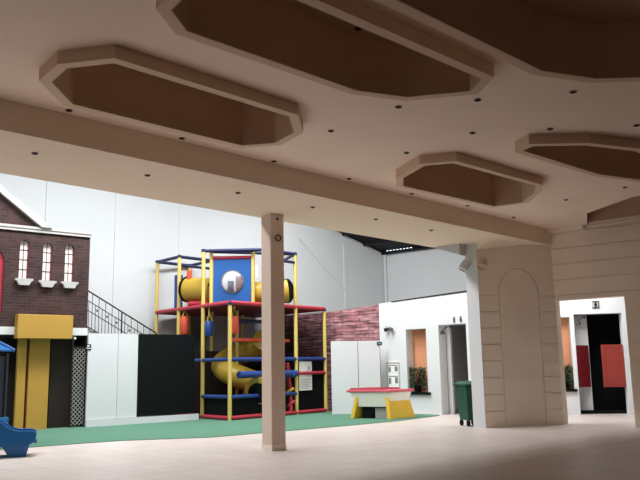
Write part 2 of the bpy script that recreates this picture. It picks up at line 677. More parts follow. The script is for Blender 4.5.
# purlins under the sheet and a row of small ridge lights in it
m2 = MB()
for sI in (0.12, 1.1, 2.2, 3.3, 4.4):
    a = K + GD * sI + Vector((0, 0, Z_EAVE + sI * SLOPE - 0.04))
    b = a + B_D * 9.0
    m2.tube([a, b], 0.05, 6)
m2.build('purlin', M_IRON, rf)
for k in range(8):
    wv = 0.42 + k * 0.16
    m2 = MB()
    sI = 0.28
    a = K + GD * sI + B_D * wv + Vector((0, 0, Z_EAVE + sI * SLOPE + 0.02))
    m2.box(a - Vector((0, 0, 0.05)), 0.06, 0.07, 0.02, WG.ang)
    m2.build('skylight_sheet', M_SKYPANE, rf)

# ------------------------------------------------------------------ washroom block (left doorway) at the far wall
R_L, R_R = at_z(382, 412.5), at_z(456.7, 415.3)
WW = Wall(R_L, R_R)
R_ang = WW.ang
zblk = 3.3
n0 = WW.px(406.7, 360)[0]; n1 = WW.px(427, 360)[0]
nz0 = WW.px(415, 392)[1]; nz1 = WW.px(415, 329)[1]
e0 = WW.px(440.5, 380)[0]; e1 = WW.px(468.5, 380)[0]
ez = WW.px(452, 324.3)[1]
LW = 3.9
mb = MB()


def wpt(W, s, z, o=0.0):
    return W.P(s, z, o)


ztopL, ztopR = WW.px(382, 303.5)[1], WW.px(466, 291.5)[1]
sR = WW.px(466, 291.5)[0]
zk = lambda s: ztopL + (ztopR - ztopL) * s / sR
outer = [WW.P(0, 0), WW.P(e0, 0), WW.P(e0, ez), WW.P(e1, ez), WW.P(e1, 0), WW.P(LW, 0), WW.P(LW, zk(LW)), WW.P(0, zk(0))]
niche = [WW.P(n0, nz0), WW.P(n1, nz0), WW.P(n1, nz1), WW.P(n0, nz1)]
mb.holed(outer, [niche], -WW.n * 0.35)
blk = struct('wall_washroom', mb, M_WHITE)
m2 = MB()
m2.wbox(WW, n0 - 0.05, n1 + 0.05, nz0 - 0.05, nz1 + 0.05, -0.42, -0.355)
m2.build('niche_back', M_PEACH, blk)
m2 = MB()
m2.wbox(WW, n0 - 0.03, n1 + 0.09, nz0 - 0.07, nz0 - 0.0, -0.2, 0.07)
m2.build('niche_sill', M_BLACK, blk)
# corridor behind the doorway
m2 = MB()
m2.wbox(WW, e0 - 0.02, e0 + 0.02, 0, ez, -2.0, -0.355)
m2.wbox(WW, e0 + 0.35, LW, 0, 3.2, -2.2, -2.0)
m2.wbox(WW, e0 - 0.02, LW, ez, ez + 0.08, -2.2, -0.355)
m2.wbox(WW, e1 + 0.4, e1 + 0.5, 0, ez, -2.2, -0.355)
m2.build('corridor', M_GREYIN, blk)
m2 = MB()
m2.wbox(WW, e0 + 0.02, WW.px(452, 380, -.36)[0], 0, ez, -0.45, -0.36)
m2.build('corridor_front', M_WHITE, blk)
m2 = MB()
m2.prism(WW, [(.5, zk(.5) - .01), (LW, zk(LW) - .02), (LW, zk(LW) + .03), (.5, zk(.5) + .02)], -0.3, 0.012)  # dark strip painting the shadow gap along the top of the block
m2.build('shadow_gap_strip', M_IRON, blk)

# brick-clad low wall with white boards beside the frame
BK = WW.P(0.0, 0, 0.02)
bk_far = at_y(262, 400, 25.6)
WK = Wall(BK, (bk_far.x, bk_far.y))
M_STONE = brick_mat('pink_ledge_stone', WK.d, (212, 166, 170), (178, 118, 126), (140, 92, 98), 0.5, 0.10, 0.012, 0.85, 0.37, 0.10, 0.7, blotch=0.28, streak=3.5)
zt0, zt1 = WK.px(381, 304.5)[1], WK.px(322, 313)[1]
mb = MB()
mb.prism(WK, [(0, 0), (WK.len, 0), (WK.len, zt1), (WK.px(322, 311)[0], zt1), (0, zt0)], -0.2, 0)
struct('wall_ledge_stone', mb, M_STONE)
P_L, P_R = at_z(332.3, 414.8), at_z(381.5, 413.6)
WP = Wall(P_L, P_R)
zp = WP.px(350, 341)[1]
sp = WP.px(358.6, 380)[0]
for k, (s0, s1, lb) in enumerate([(0, sp - 0.012, 'tall white board under the pink stone wall, nearer the climbing frame'),
                                  (sp + 0.012, WP.len, 'tall white board under the pink stone wall, beside the washroom block')]):
    mb = MB()
    mb.wbox(WP, s0, s1, 0, zp, -0.05, 0)
    tag(mb.build('white_board', M_WHITE, loc=WP.P((s0 + s1) / 2, 0)), lb, 'board', 'white boards below the stone wall')
s, z = WP.px(380, 343.5, 0.02)
mb = MB(); mb.wbox(WP, s - 0.09, s + 0.06, z - 0.05, z + 0.05, 0.001, 0.02)
g = mb.build('exit_sign', M_SIGNGREEN, loc=WP.P(s, z)); tag(g, 'tiny dark green sign at top right of white board', 'sign')
m2 = MB(); m2.wbox(WP, s - 0.03, s + 0.01, z - 0.008, z + 0.008, 0.02, 0.022); m2.build('arrow', M_PAPER, g)

# ------------------------------------------------------------------ passage seen through the right doorway
Q_L, Q_R = at_z(548, 415), at_z(632, 414.5)
WQ = Wall(Q_L, Q_R)
qn0, qn1 = WQ.px(559, 350)[0], WQ.px(572, 350)[0]
qz0, qz1 = WQ.px(566, 389)[1], WQ.px(566, 317)[1]
qe0, qe1 = WQ.px(577.5, 370)[0], WQ.px(622.5, 350)[0]
qez = WQ.px(600, 313.5)[1]
LQ = WQ.len + 1.2
mb = MB()
mb.holed([WQ.P(0, 0), WQ.P(qe0, 0), WQ.P(qe0, qez), WQ.P(qe1 + 0.05, qez), WQ.P(qe1 + 0.05, 0), WQ.P(LQ, 0), WQ.P(LQ, 4.0), WQ.P(0, 4.0)],
         [[WQ.P(qn0, qz0), WQ.P(qn1, qz0), WQ.P(qn1, qz1), WQ.P(qn0, qz1)]], -WQ.n * 0.35)
pw = struct('wall_passage', mb, M_WHITE)
m2 = MB(); m2.wbox(WQ, qn0 - 0.05, qn1 + 0.05, qz0 - 0.05, qz1 + 0.05, -0.42, -0.355); m2.build('niche_back', M_PEACH, pw)
m2 = MB(); m2.wbox(WQ, qn0 - 0.03, qn1 + 0.06, qz0 - 0.07, qz0, -0.2, 0.06); m2.build('niche_sill', M_BLACK, pw)
m2 = MB()
m2.wbox(WQ, qe0 - 0.04, qe0 + 0.0, 0, qez, -1.4, -0.355)
m2.wbox(WQ, qe0, WQ.px(590.5, 370, -.6)[0], 0, qez, -0.7, -0.6)
m2.build('corridor_side', M_WHITE, pw)
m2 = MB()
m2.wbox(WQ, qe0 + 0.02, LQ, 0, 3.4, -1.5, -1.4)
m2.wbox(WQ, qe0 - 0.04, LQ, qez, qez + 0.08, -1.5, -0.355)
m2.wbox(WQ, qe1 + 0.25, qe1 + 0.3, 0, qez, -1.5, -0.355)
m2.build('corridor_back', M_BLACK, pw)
m2 = MB()
m2.wbox(WQ, qe0 + 0.01, qe1 + 0.05, 0.0, 0.09, -0.5, -0.36)
m2.build('threshold', M_BLACK, pw)

# swing panels in that doorway
t = thing('swing_door', WQ.P((qe0 + qe1) / 2, 0), 'red panelled swing door hung in the dark right doorway', 'door')
p0, p1 = WQ.px(602, 360, -0.1)[0], qe1 + 0.03
pz0, pz1 = WQ.px(612, 387, -0.1)[1], WQ.px(612, 344.5, -0.1)[1]
m2 = MB(); m2.wbox(WQ, p0, p1, pz0, pz1, -0.14, -0.10); lf = m2.build('leaf', M_RED, t)
m2 = MB()
for a, b, c_, d_ in [(p0 + .06, p1 - .06, pz0 + .06, pz0 + .08), (p0 + .06, p1 - .06, pz1 - .08, pz1 - .06), (p0 + .06, p0 + .08, pz0 + .06, pz1 - .06), (p1 - .08, p1 - .06, pz0 + .06, pz1 - .06)]:
    m2.wbox(WQ, a, b, c_, d_, -0.10, -0.09)
m2.build('moulding', M_RED, lf)
hp0 = WQ.P(qe0 + 0.03, 0, -0.1)
W2 = Wall(hp0, hp0 - WQ.n * 0.42 + WQ.d * 0.36)
m2 = MB(); m2.wbox(W2, 0, W2.len, pz0, pz1, -0.02, 0.02); lf2 = m2.build('leaf', M_DKRED, t); lf2['label'] = 'darker red half standing open'
m2 = MB()
for zz in (pz0 + .15, pz1 - .15):
    m2.tube([hp0 + Vector((0, 0, zz - .05)), hp0 + Vector((0, 0, zz + .05))], 0.02, 8)
m2.build('hinge', M_METAL, t)


def picto(W, x, y, off, h, kind, label, framed=False):
    s, z = W.px(x, y, off)
    t = thing('restroom_sign', W.P(s, z - h / 2, off), label, 'sign')
    m = MB()
    if framed:
        m.wbox(W, s - h * .48, s + h * .48, z - h * .5, z + h * .5, 0.0, off)
        m.build('plate', M_SILL, t)
    m = MB()
    o0, o1 = off, off + 0.012
    if not framed:
        o0 = 0.0
    m.lathe(W.P(s, z + h * .34, o0), [(h * .13, 0), (h * .13, o1 - o0)], W.n, 12)
    if kind == 'woman':
        m.prism(W, [(s - h * .26, z - h * .22), (s + h * .26, z - h * .22), (s + h * .08, z + h * .18), (s - h * .08, z + h * .18)], o0, o1)
        m.wbox(W, s - h * .11, s - h * .02, z - h * .48, z - h * .22, o0, o1)
        m.wbox(W, s + h * .02, s + h * .11, z - h * .48, z - h * .22, o0, o1)
    else:
        m.wbox(W, s - h * .17, s + h * .17, z - h * .12, z + h * .18, o0, o1)
        m.wbox(W, s - h * .14, s - h * .02, z - h * .48, z - h * .12, o0, o1)
        m.wbox(W, s + h * .02, s + h * .14, z - h * .48, z - h * .12, o0, o1)
    m.build('figure', M_IRON if framed else M_METAL, t)
    if framed:
        m = MB()
        m.wbox(W, s + h * .38, s + h * .48, z - h * .5, z + h * .5, off, off + 0.015)
        m.wbox(W, s - h * .48, s + h * .38, z + h * .5 - .02, z + h * .5, off, off + 0.015)
        m.wbox(W, s - h * .48, s + h * .38, z - h * .5, z - h * .5 + .02, off, off + 0.015)
        m.build('border', M_IRON, t)


picto(WW, 454, 319.6, 0.012, 0.17, 'man', 'small dark figure sign above the left doorway, left of two')
picto(WW, 460.7, 319.0, 0.012, 0.17, 'woman', 'small dark figure sign above the left doorway, right of two')
picto(WQ, 595.5, 304.5, 0.02, 0.19, 'man', 'grey figure plate above the right doorway with red swing door', True)


def arm_lamp(W, x0, y0, x1, y1, label):
    s0, z0 = W.px(x0, y0, 0.0)
    s1, z1 = W.px(x1, y1, 0.2)
    t = thing('wall_lamp', W.P(s0, z0), label, 'lamp')
    m = MB()
    pts = []
    for k in range(9):
        a = k / 8
        pts.append(W.P(s0 + (s1 - s0) * a, z0 + (z1 - z0) * a * a, 0.02 + 0.2 * math.sin(a * math.pi / 2)))
    m.tube(pts, 0.014, 8); m.build('arm', M_IRON, t, smooth=True)
    m = MB(); m.lathe(W.P(s0, z0, 0.0), [(0.04, 0), (0.04, 0.02), (0.02, 0.03)], W.n, 14); m.build('wall_plate', M_IRON, t, smooth=True)
    m = MB(); m.lathe(pts[-1] + Vector((0, 0, 0.03)), [(0.02, 0), (0.05, -0.04), (0.07, -0.10), (0.06, -0.10)], (0, 0, 1), 14); m.build('lamp_shade', M_IRON, t, smooth=True)


arm_lamp(WW, 451, 326.5, 442.5, 331.5, 'dark curved arm lamp at top left of the left doorway')
arm_lamp(WQ, 584, 317, 577.8, 322, 'dark curved arm lamp at top left of the right doorway')

# twin spotlight on washroom block
s, z = WW.px(390.5, 329, 0.0)
t = thing('twin_spotlight', WW.P(s, z), 'dark twin spotlight on white washroom wall left of the niche', 'lamp')
m = MB(); m.lathe(WW.P(s, z, 0), [(0.06, 0), (0.06, 0.03), (0.03, 0.06)], WW.n, 14); m.build('base', M_IRON, t, smooth=True)
for sg in (-1, 1):
    m = MB()
    c0 = WW.P(s + 0.02 * sg, z, 0.05); ax = (WW.d * sg * 0.9 + WW.n * 0.6 + Vector((0, 0, -0.25))).normalized()
    m.lathe(c0, [(0.015, 0), (0.03, 0.03), (0.055, 0.06), (0.06, 0.15), (0.05, 0.15)], ax, 14)
    m.build('head', M_IRON if sg < 0 else M_METAL, t, smooth=True)

# notice stand against washroom wall
s0, z0 = WW.px(387.5, 388, 0.03); s1, z1 = WW.px(399, 362, 0.03)
t = thing('notice_board', WW.P((s0 + s1) / 2, z0, 0.02), 'white framed notice board with grey prints behind the play table', 'notice board')
m = MB(); m.wbox(WW, s0, s1, z0, z1, 0.0, 0.025); m.build('board', M_PAPER, t)
m = MB()
for a, b, c_, d_ in [(s0, s1, z1 - .03, z1), (s0, s1, z0, z0 + .03), (s0, s0 + .025, z0, z1), (s1 - .025, s1, z0, z1)]:
    m.wbox(WW, a, b, c_, d_, 0.025, 0.04)
m.build('frame', M_SILL, t)
hz = (z1 - z0)
for za, zb in [(z0 + hz * .58, z0 + hz * .92), (z0 + hz * .12, z0 + hz * .5)]:
    m = MB(); m.wbox(WW, s0 + .05, s1 - .05, za, zb, 0.025, 0.03); sh = m.build('print', M_PAPER, t)
    m = MB()
    m.wbox(WW, s0 + .06, s1 - .06, zb - .05, zb - .02, 0.03, 0.033)
    m.wbox(WW, s0 + .06, s0 + .15, za + .03, zb - .08, 0.03, 0.033)
    m.wbox(WW, s1 - .17, s1 - .06, za + .05, zb - .07, 0.03, 0.033)
    m.build('printing', M_GREYPRINT, sh)


def plant(c, w_, h_, label, n=420):
    t = thing('potted_plant', c, label, 'plant')
    c = Vector(c)
    m = MB(); m.lathe(c, [(0.08, 0), (0.11, 0.16), (0.12, 0.16), (0.12, 0.19), (0.10, 0.19), (0.09, 0.17)], (0, 0, 1), 16); m.build('pot', M_BLACK, t, smooth=True)
    m = MB()
    for k in range(n):
        a = random.uniform(0, 2 * math.pi); r = math.sqrt(random.random())
        hz_ = random.uniform(0.12, h_)
        p = c + WW.d * (math.cos(a) * r * w_ / 2) + WW.n * (math.sin(a) * r * 0.11) + Vector((0, 0, hz_))
        dr = Vector((math.cos(a) * .7, math.sin(a) * .7, random.uniform(-.5, .8))).normalized()
        sd = dr.orthogonal().normalized() * random.uniform(0.018, 0.03)
        L_ = random.uniform(0.07, 0.13)
        m.face([p, p + dr * L_ * .5 + sd, p + dr * L_, p + dr * L_ * .5 - sd])
    m.build('foliage', M_LEAF, t)
    m = MB()
    for k in range(5):
        a = k * 1.256
        m.tube([c + Vector((0, 0, .15)), c + Vector((math.cos(a) * .06, math.sin(a) * .06, h_ * .5)), c + Vector((math.cos(a) * .1, math.sin(a) * .1, h_ * .8))], 0.008, 6)
    m.build('stem', M_TERRA, t)


s, _ = WW.px(418.5, 392, -0.18)
plant(WW.P(s, nz0 + 0.001, -0.16), 0.46, 0.68, 'bushy green potted plant in the peach niche beside the left doorway')
s, _ = WQ.px(566, 392, -0.18)
plant(WQ.P(s, qz0 + 0.001, -0.16), 0.34, 0.60, 'bushy green potted plant in the niche seen through right doorway')

# ------------------------------------------------------------------ turf
edge = [at_z(*p) for p in [(-40, 452.5), (0, 449.7), (120, 441), (210, 437.7), (340, 426.6), (400, 421), (440, 415.8)]]
mb = MB()
poly = [(p.x, p.y) for p in edge] + [(3.2, 21.1), (1.9, 22.2), (0.3, 23.4), (-1.5, 24.6), (-5, 23.6), (-12, 18), (-14, 14)]
mb.slab(poly, 0.0, 0.012)
struct('floor_turf', mb, M_TURF, loc=(-2, 19, 0))

# ------------------------------------------------------------------ pillar
pl, pf, pr_ = Vector((-1.064, 13.172, 0)), Vector((-0.875, 12.914, 0)), Vector((-0.644, 13.05, 0))
pb = pl + pr_ - pf
t = thing('pillar', (pf + pb) / 2, 'square beige pillar standing under the ceiling beam', 'pillar')
m = MB(); m.slab([tuple(p[:2]) for p in (pl, pf, pr_, pb)], 0, Z_SOF); m.build('shaft', M_PILLAR, t, bevel=0.012)
m = MB()
q = [pl, pf, pr_, pb]; cc = (pf + pb) / 2
m.slab([tuple((cc + (p - cc) * 1.03)[:2]) for p in q], 0, 0.09); m.build('skirting', M_WALLA, t)
WPi = Wall(pf, pr_)
s, z = WPi.px(278, 238)
m = MB()
m.holed([WPi.P(s + .062 * math.cos(a * .314), z + .062 * math.sin(a * .314), 0.002) for a in range(20)],
        [[WPi.P(s + .045 * math.cos(a * .314), z + .045 * math.sin(a * .314), 0.002) for a in range(20)]], WPi.n * 0.012)
m.build('ring_mark', M_IRON, t)
m = MB(); s, z = WPi.px(277, 219); m.lathe(WPi.P(s, z, 0.0), [(0.022, 0), (0.022, 0.02)], WPi.n, 12); m.build('hook', M_IRON, t)

# ------------------------------------------------------------------ brick play house on the left
F_R, F_D = Vector((-5.98, 18.97, 0)), Vector((-0.774, -0.634, 0))
WF = Wall(F_R, F_R + F_D)          # s grows towards the left
M_BRICK = brick_mat('dark_brick', F_D, (72, 51, 49), (54, 39, 39), (76, 59, 57), 0.21, 0.075, 0.008, 0.85, bump=0.5, blotch=0.75)
house = thing('brick_playhouse', WF.P(1.6, 0), 'dark brick playhouse front with arched windows and yellow signboard', 'playhouse')
SL = 3.6
zb0, zb1 = WF.px(50, 335)[1], WF.px(50, 327.5)[1]
ztopA, ztopB = WF.px(89, 237.5)[1], WF.px(2, 228)[1]
zcor = ztopA * 0.7 + ztopB * 0.3 - 0.01
wins = []
for x0, x1, ya, yb in [(18.5, 29.8, 240.5, 278.5), (42.0, 52.8, 243.3, 280.7), (64.2, 74.7, 245.0, 281.8)]:
    s1, z0 = WF.px(x0, yb); s0, z1 = WF.px(x1, ya)
    wins.append((s0, s1, z0, z1))
dA = (WF.px(3.3, 280)[0], WF.px(3.3, 280)[0] + 0.9, WF.px(2, 313)[1], WF.px(2, 250)[1] + .15)
m = MB()
W3 = lambda pts, o=0.0: [WF.P(s, z, o) for s, z in pts]
hl = [W3(arch(a, b, z0, z1 - (b - a) / 2, z1)) for a, b, z0, z1 in wins] + [W3(arch(dA[0], dA[1], dA[2], dA[3] - .45, dA[3]))]
m.holed(W3([(0, zb1), (SL, zb1), (SL, zcor), (0, zcor)]), hl, -WF.n * 0.22)
m.build('brick_front', M_BRICK, house)
m = MB(); m.wbox(WF, 0, SL, zb0, zb1, -0.22, 0.03); m.build('white_band', M_WHITE, house)
m = MB(); m.wbox(WF, -0.01, SL, zcor, zcor + 0.07, -0.22, 0.05); m.wbox(WF, -0.02, SL, zcor + 0.07, zcor + 0.13, -0.22, 0.07); m.build('cornice', M_SILL, house)
# pediment
zc2 = zcor + 0.13
gs0 = WF.px(46, 226)[0]
gl = WF.px(0, 189)
slope = (gl[1] - zc2) / (gl[0] - gs0)
apex = (SL, zc2 + slope * (SL - gs0))
m = MB(); m.prism(WF, [(gs0, zc2), (SL, zc2), apex], -0.2, 0.0); m.build('pediment', M_BRICK, house)
m = MB(); m.prism(WF, [(gs0 - .12, zc2), (gs0 + .14, zc2), (SL, apex[1] - .14), (SL, apex[1] + .02)], -0.22, 0.12); m.build('raking_cornice', M_SILL, house)
for k, (a, b, z0, z1) in enumerate(wins):
    ar = arch(a - .0, b + .0, z0, z1 - (b - a) / 2, z1)
    m = MB(); m.prism(WF, ar, -0.16, -0.09); wn = m.build('window', M_PANE, house)
    m = MB()
    c = (a + b) / 2
    m.wbox(WF, c - .008, c + .008, z0, z1, -0.09, -0.08)
    for q in range(1, 4):
        zz = z0 + (z1 - z0) * q / 4
        m.wbox(WF, a, b, zz - .008, zz + .008, -0.09, -0.08)
    m.wbox(WF, a, a + .015, z0, z1 - .1, -0.09, -0.08); m.wbox(WF, b - .015, b, z0, z1 - .1, -0.09, -0.08)
    m.build('glazing_bars', M_DARK, wn)
    m = MB(); m.wbox(WF, a - 0.005, a + 0.012, z0, z1 - (b - a) / 2, -0.09, -0.02); m.build('red_reveal', M_DKRED, wn)
    m = MB(); m.prism(WF, [(a - .10, z0), (b + .10, z0), (b + .10, z0 - .05), (b + .06, z0 - .06), (b + .01, z0 - .16), (a - .01, z0 - .16), (a - .06, z0 - .06), (a - .10, z0 - .05)], -0.02, 0.10); m.build('sill', M_SILL, house)
m = MB(); m.prism(WF, arch(dA[0], dA[1], dA[2], dA[3] - .45, dA[3]), -0.2, -0.05); dr = m.build('arched_door', M_REDPAD, house)
m = MB(); m.wbox(WF, dA[0] + .12, dA[0] + .14, dA[2], dA[3] - .3, -0.05, -0.035); m.build('moulding', M_DKRED, dr)
# signboard
s1, zz0 = WF.px(17, 337.5, .25); s0, zz1 = WF.px(73.5, 315.5, .25)
m = MB(); m.wbox(WF, s0, s1, zz0 - .02, zz1, 0.0, 0.25); m.build('signboard', M_MUST, house, bevel=0.01)
# ground floor
m = MB(); m.wbox(WF, 0.0, SL, 0, zb0, -0.75, -0.6); m.wbox(WF, 0, SL, zb0 - .05, zb0, -0.6, -0.22); m.build('back_wall', M_DARK, house)
for xa, xb in [(15.5, 24.3), (27.3, 47.8)]:
    b_, _ = WF.px(xa, 400, -.1); a_, _ = WF.px(xb, 400, -.1)
    m = MB(); m.wbox(WF, a_, b_, 0, zb0 - .05, -0.2, -0.1); m.build('yellow_panel', M_MUST, house)
m = MB(); a_ = WF.px(49.5, 400, -.2)[0]; m.wbox(WF, WF.px(71, 400, -.2)[0], a_ - .0, 0, zb0 - .05, -0.32, -0.25); m.build('dark_panel', M_DARK, house)
m = MB(); m.wbox(WF, -0.0, 0.018, 0, zb0, -0.75, -0.06); m.build('side_wall', M_DARK, house)
m = MB(); m.wbox(WF, WF.px(27, 400, -.2)[0], WF.px(24.5, 400, -.2)[0], 0, zb0 - .05, -0.22, -0.2); m.build('red_strip', M_DKRED, house)
# lattice
ls1, _ = WF.px(72, 380); ls0 = 0.02
m = MB()
z0, z1 = 0.06, WF.px(78, 348)[1]
st = 0.105
wL, hL = ls1 - ls0, z1 - z0
for sg in (1, -1):
    k = -int(hL / st) - 2
    while k * st < wL + hL:
        # line s = k*st + sg*(z) clipped to the panel
        pts = []
        za = 0.0
        segs = []
        for q in range(2):
            pass
        c0 = k * st if sg > 0 else k * st
        # param z from 0..hL, s = c0 + (z if sg>0 else hL - z) - 0
        f = (lambda zz: c0 - hL + zz) if sg > 0 else (lambda zz: c0 - zz)
        zs = [zz for zz in [0.0, hL] ]
        lo, hi = 0.0, hL
        if sg > 0:
            lo, hi = max(lo, hL - c0), min(hi, wL + hL - c0)
        else:
            lo, hi = max(lo, c0 - wL), min(hi, c0)
        if hi - lo > 0.03:
            m.tube([WF.P(ls0 + f(lo), z0 + lo, 0.0 + .004 * sg), WF.P(ls0 + f(hi), z0 + hi, .004 * sg)], 0.009, 4)
        k += 1
m.build('lattice', M_SILL, house)
m = MB()
m.wbox(WF, -0.02, ls0, 0, zb0, -0.05, 0.03); m.wbox(WF, ls1, ls1 + .03, 0, zb0, -0.03, 0.03); m.wbox(WF, ls0, ls1, z1, z1 + .03, -0.02, 0.02)
m.build('lattice_frame', M_DARK, house)
m = MB(); s, z = WF.px(75, 338.5, .04); m.lathe(WF.P(s, z, 0), [(0.035, 0), (0.035, .04), (.015, .06)], WF.n, 12); m.build('white_knob', M_WHITE, house, smooth=True)

# ------------------------------------------------------------------ stair enclosure boards and stair rail
N_L, N_R = Vector((-5.88, 18.80, 0)), Vector((-3.43, 20.80, 0))
WN = Wall(N_L, N_R)
zpn = WN.px(140, 334)[1]
t = thing('stair_enclosure', WN.P(WN.len / 2, 0), 'white and black boarded enclosure beside the brick playhouse', 'partition')
sm, sb, se = WN.px(117.3, 380)[0], WN.px(137.3, 380)[0], WN.px(194.5, 380)[0]
m = MB(); m.wbox(WN, 0.0, sm - .006, 0.18, zpn, -0.06, 0); m.build('board', M_WHITE, t)
m = MB(); m.wbox(WN, sm + .006, sb, 0.18, zpn, -0.06, 0); m.build('board', M_WHITE, t)
m = MB(); m.wbox(WN, sb, se, 0.19, zpn, -0.06, 0.004); b_ = m.build('board', M_BLACK, t); b_['label'] = 'black board'
m = MB(); m.wbox(WN, 0, WN.len, 0, 0.17, -0.06, 0.04); m.build('plinth', M_WHITE, t)
s, z = WN.px(88.3, 347, .01)
m = MB(); m.wbox(WN, s - .07, s + .07, z - .07, z + .07, 0.001, .015); sg_ = m.build('small_sign', M_BLACK, loc=WN.P(s, z)); tag(sg_, 'tiny black square sign at the left edge of white boards', 'sign')
m = MB(); m.wbox(WN, s - .03, s + .03, z + .01, z + .045, .015, .018); m.wbox(WN, s - .05, s + .05, z - .04, z - .02, .015, .018); m.build('printing', M_PAPER, sg_)

WS = Wall(N_L - WN.n * 1.1, N_R - WN.n * 1.1)
pA, pB = WS.px(86, 289.5), WS.px(156, 333)
sl = (pB[1] - pA[1]) / (pB[0] - pA[0])
t = thing('staircase', WS.P((pA[0] + pB[0]) / 2, 0, -.5), 'staircase with thin black iron railing sloping down behind the white boards', 'stairs')
zr_ = lambda s, dz: pA[1] + sl * (s - pA[0]) - dz
for dz_, nm in [(0, 'handrail'), (0.26, 'mid_rail'), (0.52, 'mid_rail'), (.95, 'bottom_rail')]:
    m = MB(); m.tube([WS.P(pA[0], zr_(pA[0], dz_)), WS.P(pB[0], zr_(pB[0], dz_))], 0.02 if dz_ == 0 else 0.012, 6); m.build(nm, M_IRON, t)
nb = 22
for k in range(nb + 1):
    s = pA[0] + (pB[0] - pA[0]) * k / nb
    big = k in (0, 11, nb)
    m = MB(); m.tube([WS.P(s, zr_(s, 0.98)), WS.P(s, zr_(s, 0.0 if big else 0.26 if k % 2 else 0.0))], 0.022 if big else 0.009, 6)
    m.build('rail_post' if big else 'baluster', M_IRON, t)
for k in (3, 6, 9, 13, 16, 19):
    s = pA[0] + (pB[0] - pA[0]) * (k + .5) / nb
    zz = zr_(s, .38)
    m = MB(); m.wbox(WS, s - .02, s + .02, zz - .03, zz + .03, -.008, .008); m.build('rosette', M_IRON, t)
# the stair flight it runs along
m = MB()
ns = 12
for k in range(ns):
    s0 = pA[0] + (pB[0] - pA[0]) * k / ns; s1 = pA[0] + (pB[0] - pA[0]) * (k + 1) / ns
    zt_ = max(0.1, zr_(s0, 1.0))
    m.wbox(WS, s0, s1, 0, zt_, -0.95, -0.03)
m.build('steps', M_SILL, t)

# ------------------------------------------------------------------ climbing frame
S0 = Vector((-2.49, 20.22, 0))
E1, E2 = Vector((0.86, 0.985, 0)), Vector((-0.90, 1.045, 0))
G = lambda i, j, z=0.0: S0 + E1 * i + E2 * j + Vector((0, 0, z))
ZPF, ZT = 3.155, 4.78
ft = thing('climbing_frame', G(1.5, 1.5), 'tall padded climbing frame with yellow posts and blue window tower', 'play structure')
PR = 0.056


def fpart(name, mb, m, parent=ft, **k):
    return mb.build(name, m, parent, **k)


def post(p, z0, z1, r=PR):
    m = MB(); m.tube([Vector((p.x, p.y, z0)), Vector((p.x, p.y, z1))], r, 10); o = fpart('post', m, M_YELLOW, smooth=True)
    c = MB(); c.lathe(Vector((p.x, p.y, z1)), [(r + .012, -.05), (r + .012, 0.02), (r * .5, .04)], (0, 0, 1), 10); fpart('cap', c, M_NAVY, o)
    return o


T2, T3 = Vector((-3.186, 21.431, 0)), Vector((-1.965, 21.383, 0))
full = [(0, 1), (0, 2), (0, 3), (1, 0), (2, 0), (1, 3), (1, 2), (3, 2)]
low = [(0, 0), (3, 0), (3, 3), (2, 3), (3, 1)]
for ij in full: post(G(*ij), 0, ZT)
for ij in low: post(G(*ij), 0, ZPF - 0.02)
for ij in [(1, 1), (2, 1), (2, 2)]:
    post(G(*ij), 0, ZPF - 0.02, 0.05)
post(T2, ZPF, ZT); post(T3, ZPF, ZT)
# platform
PF = [G(0, 0), G(3.05, 0), G(3.05, 3.05), G(0, 3.05)]
m = MB(); m.slab([tuple((p)[:2]) for p in PF], ZPF - .02, ZPF + 0.03); fpart('platform', m, M_DKRED)


def bar(a, b, r, mt, name='pad_bar'):
    m = MB(); m.tube([a, b], r, 10); return fpart(name, m, mt, smooth=True)


for a, b in [((0, 0), (3, 0)), ((0, 0), (0, 3)), ((3, 0), (3, 3)), ((0, 3), (3, 3))]:
    bar(G(*a, ZPF), G(*b, ZPF), 0.062, M_REDPAD, 'platform_edge_pad')
# top frame bars
for a, b in [(G(0, 1), G(1, 0)), (G(0, 2), G(1, 2)), (G(0, 2), G(0, 3)), (G(0, 3), G(1, 3)), (G(1, 2), G(1, 3)), (G(1, 0), G(2, 0)), (G(2, 0), G(3, 2)), (T2, G(2, 0)), (G(0, 1), T3), (T2, G(1, 0))]:
    bar(a + Vector((0, 0, ZT - .02)), b + Vector((0, 0, ZT - .02)), 0.05, M_NAVY, 'top_bar')
for a, b in [(G(0, 2), G(1, 2)), (G(1, 0), G(2, 0))]:
    bar(a + Vector((0, 0, ZT - .28)), b + Vector((0, 0, ZT - .28)), 0.045, M_NAVY, 'top_bar')
# window panel between T2 and T3
WT = Wall(T2, T3)
zp0, zp1 = ZPF + .05, WT.px(232, 258.5, 0)[1]
cs, cz = WT.px(232.5, 281.5, 0.0)
RW = 0.31
m = MB()
o_ = [WT.P(s, z, 0.0) for s, z in [(.06, zp0), (WT.len - .06, zp0), (WT.len - .06, zp1), (.06, zp1)]]
h_ = [WT.P(cs + RW * math.cos(k * math.pi / 16), cz + RW * math.sin(k * math.pi / 16), 0.0) for k in range(32)]
m.holed(o_, [h_], -WT.n * 0.05)
wp = fpart('window_panel', m, M_BLUEP)
m = MB(); m.lathe(WT.P(cs, cz, -.02), [(RW, 0), (RW * .97, .06), (RW * .85, .12), (RW * .6, .18), (RW * .3, .21), (0.01, .22)], WT.n, 28); fpart('bubble_window', m, M_BUBBLE, wp, smooth=True)
m = MB()
m.holed([WT.P(cs + (RW + .03) * math.cos(k * math.pi / 16), cz + (RW + .03) * math.sin(k * math.pi / 16), 0.002) for k in range(32)],
        [[WT.P(cs + (RW - .01) * math.cos(k * math.pi / 16), cz + (RW - .01) * math.sin(k * math.pi / 16), 0.002) for k in range(32)]], WT.n * 0.02)
fpart('window_ring', m, M_METAL, wp)
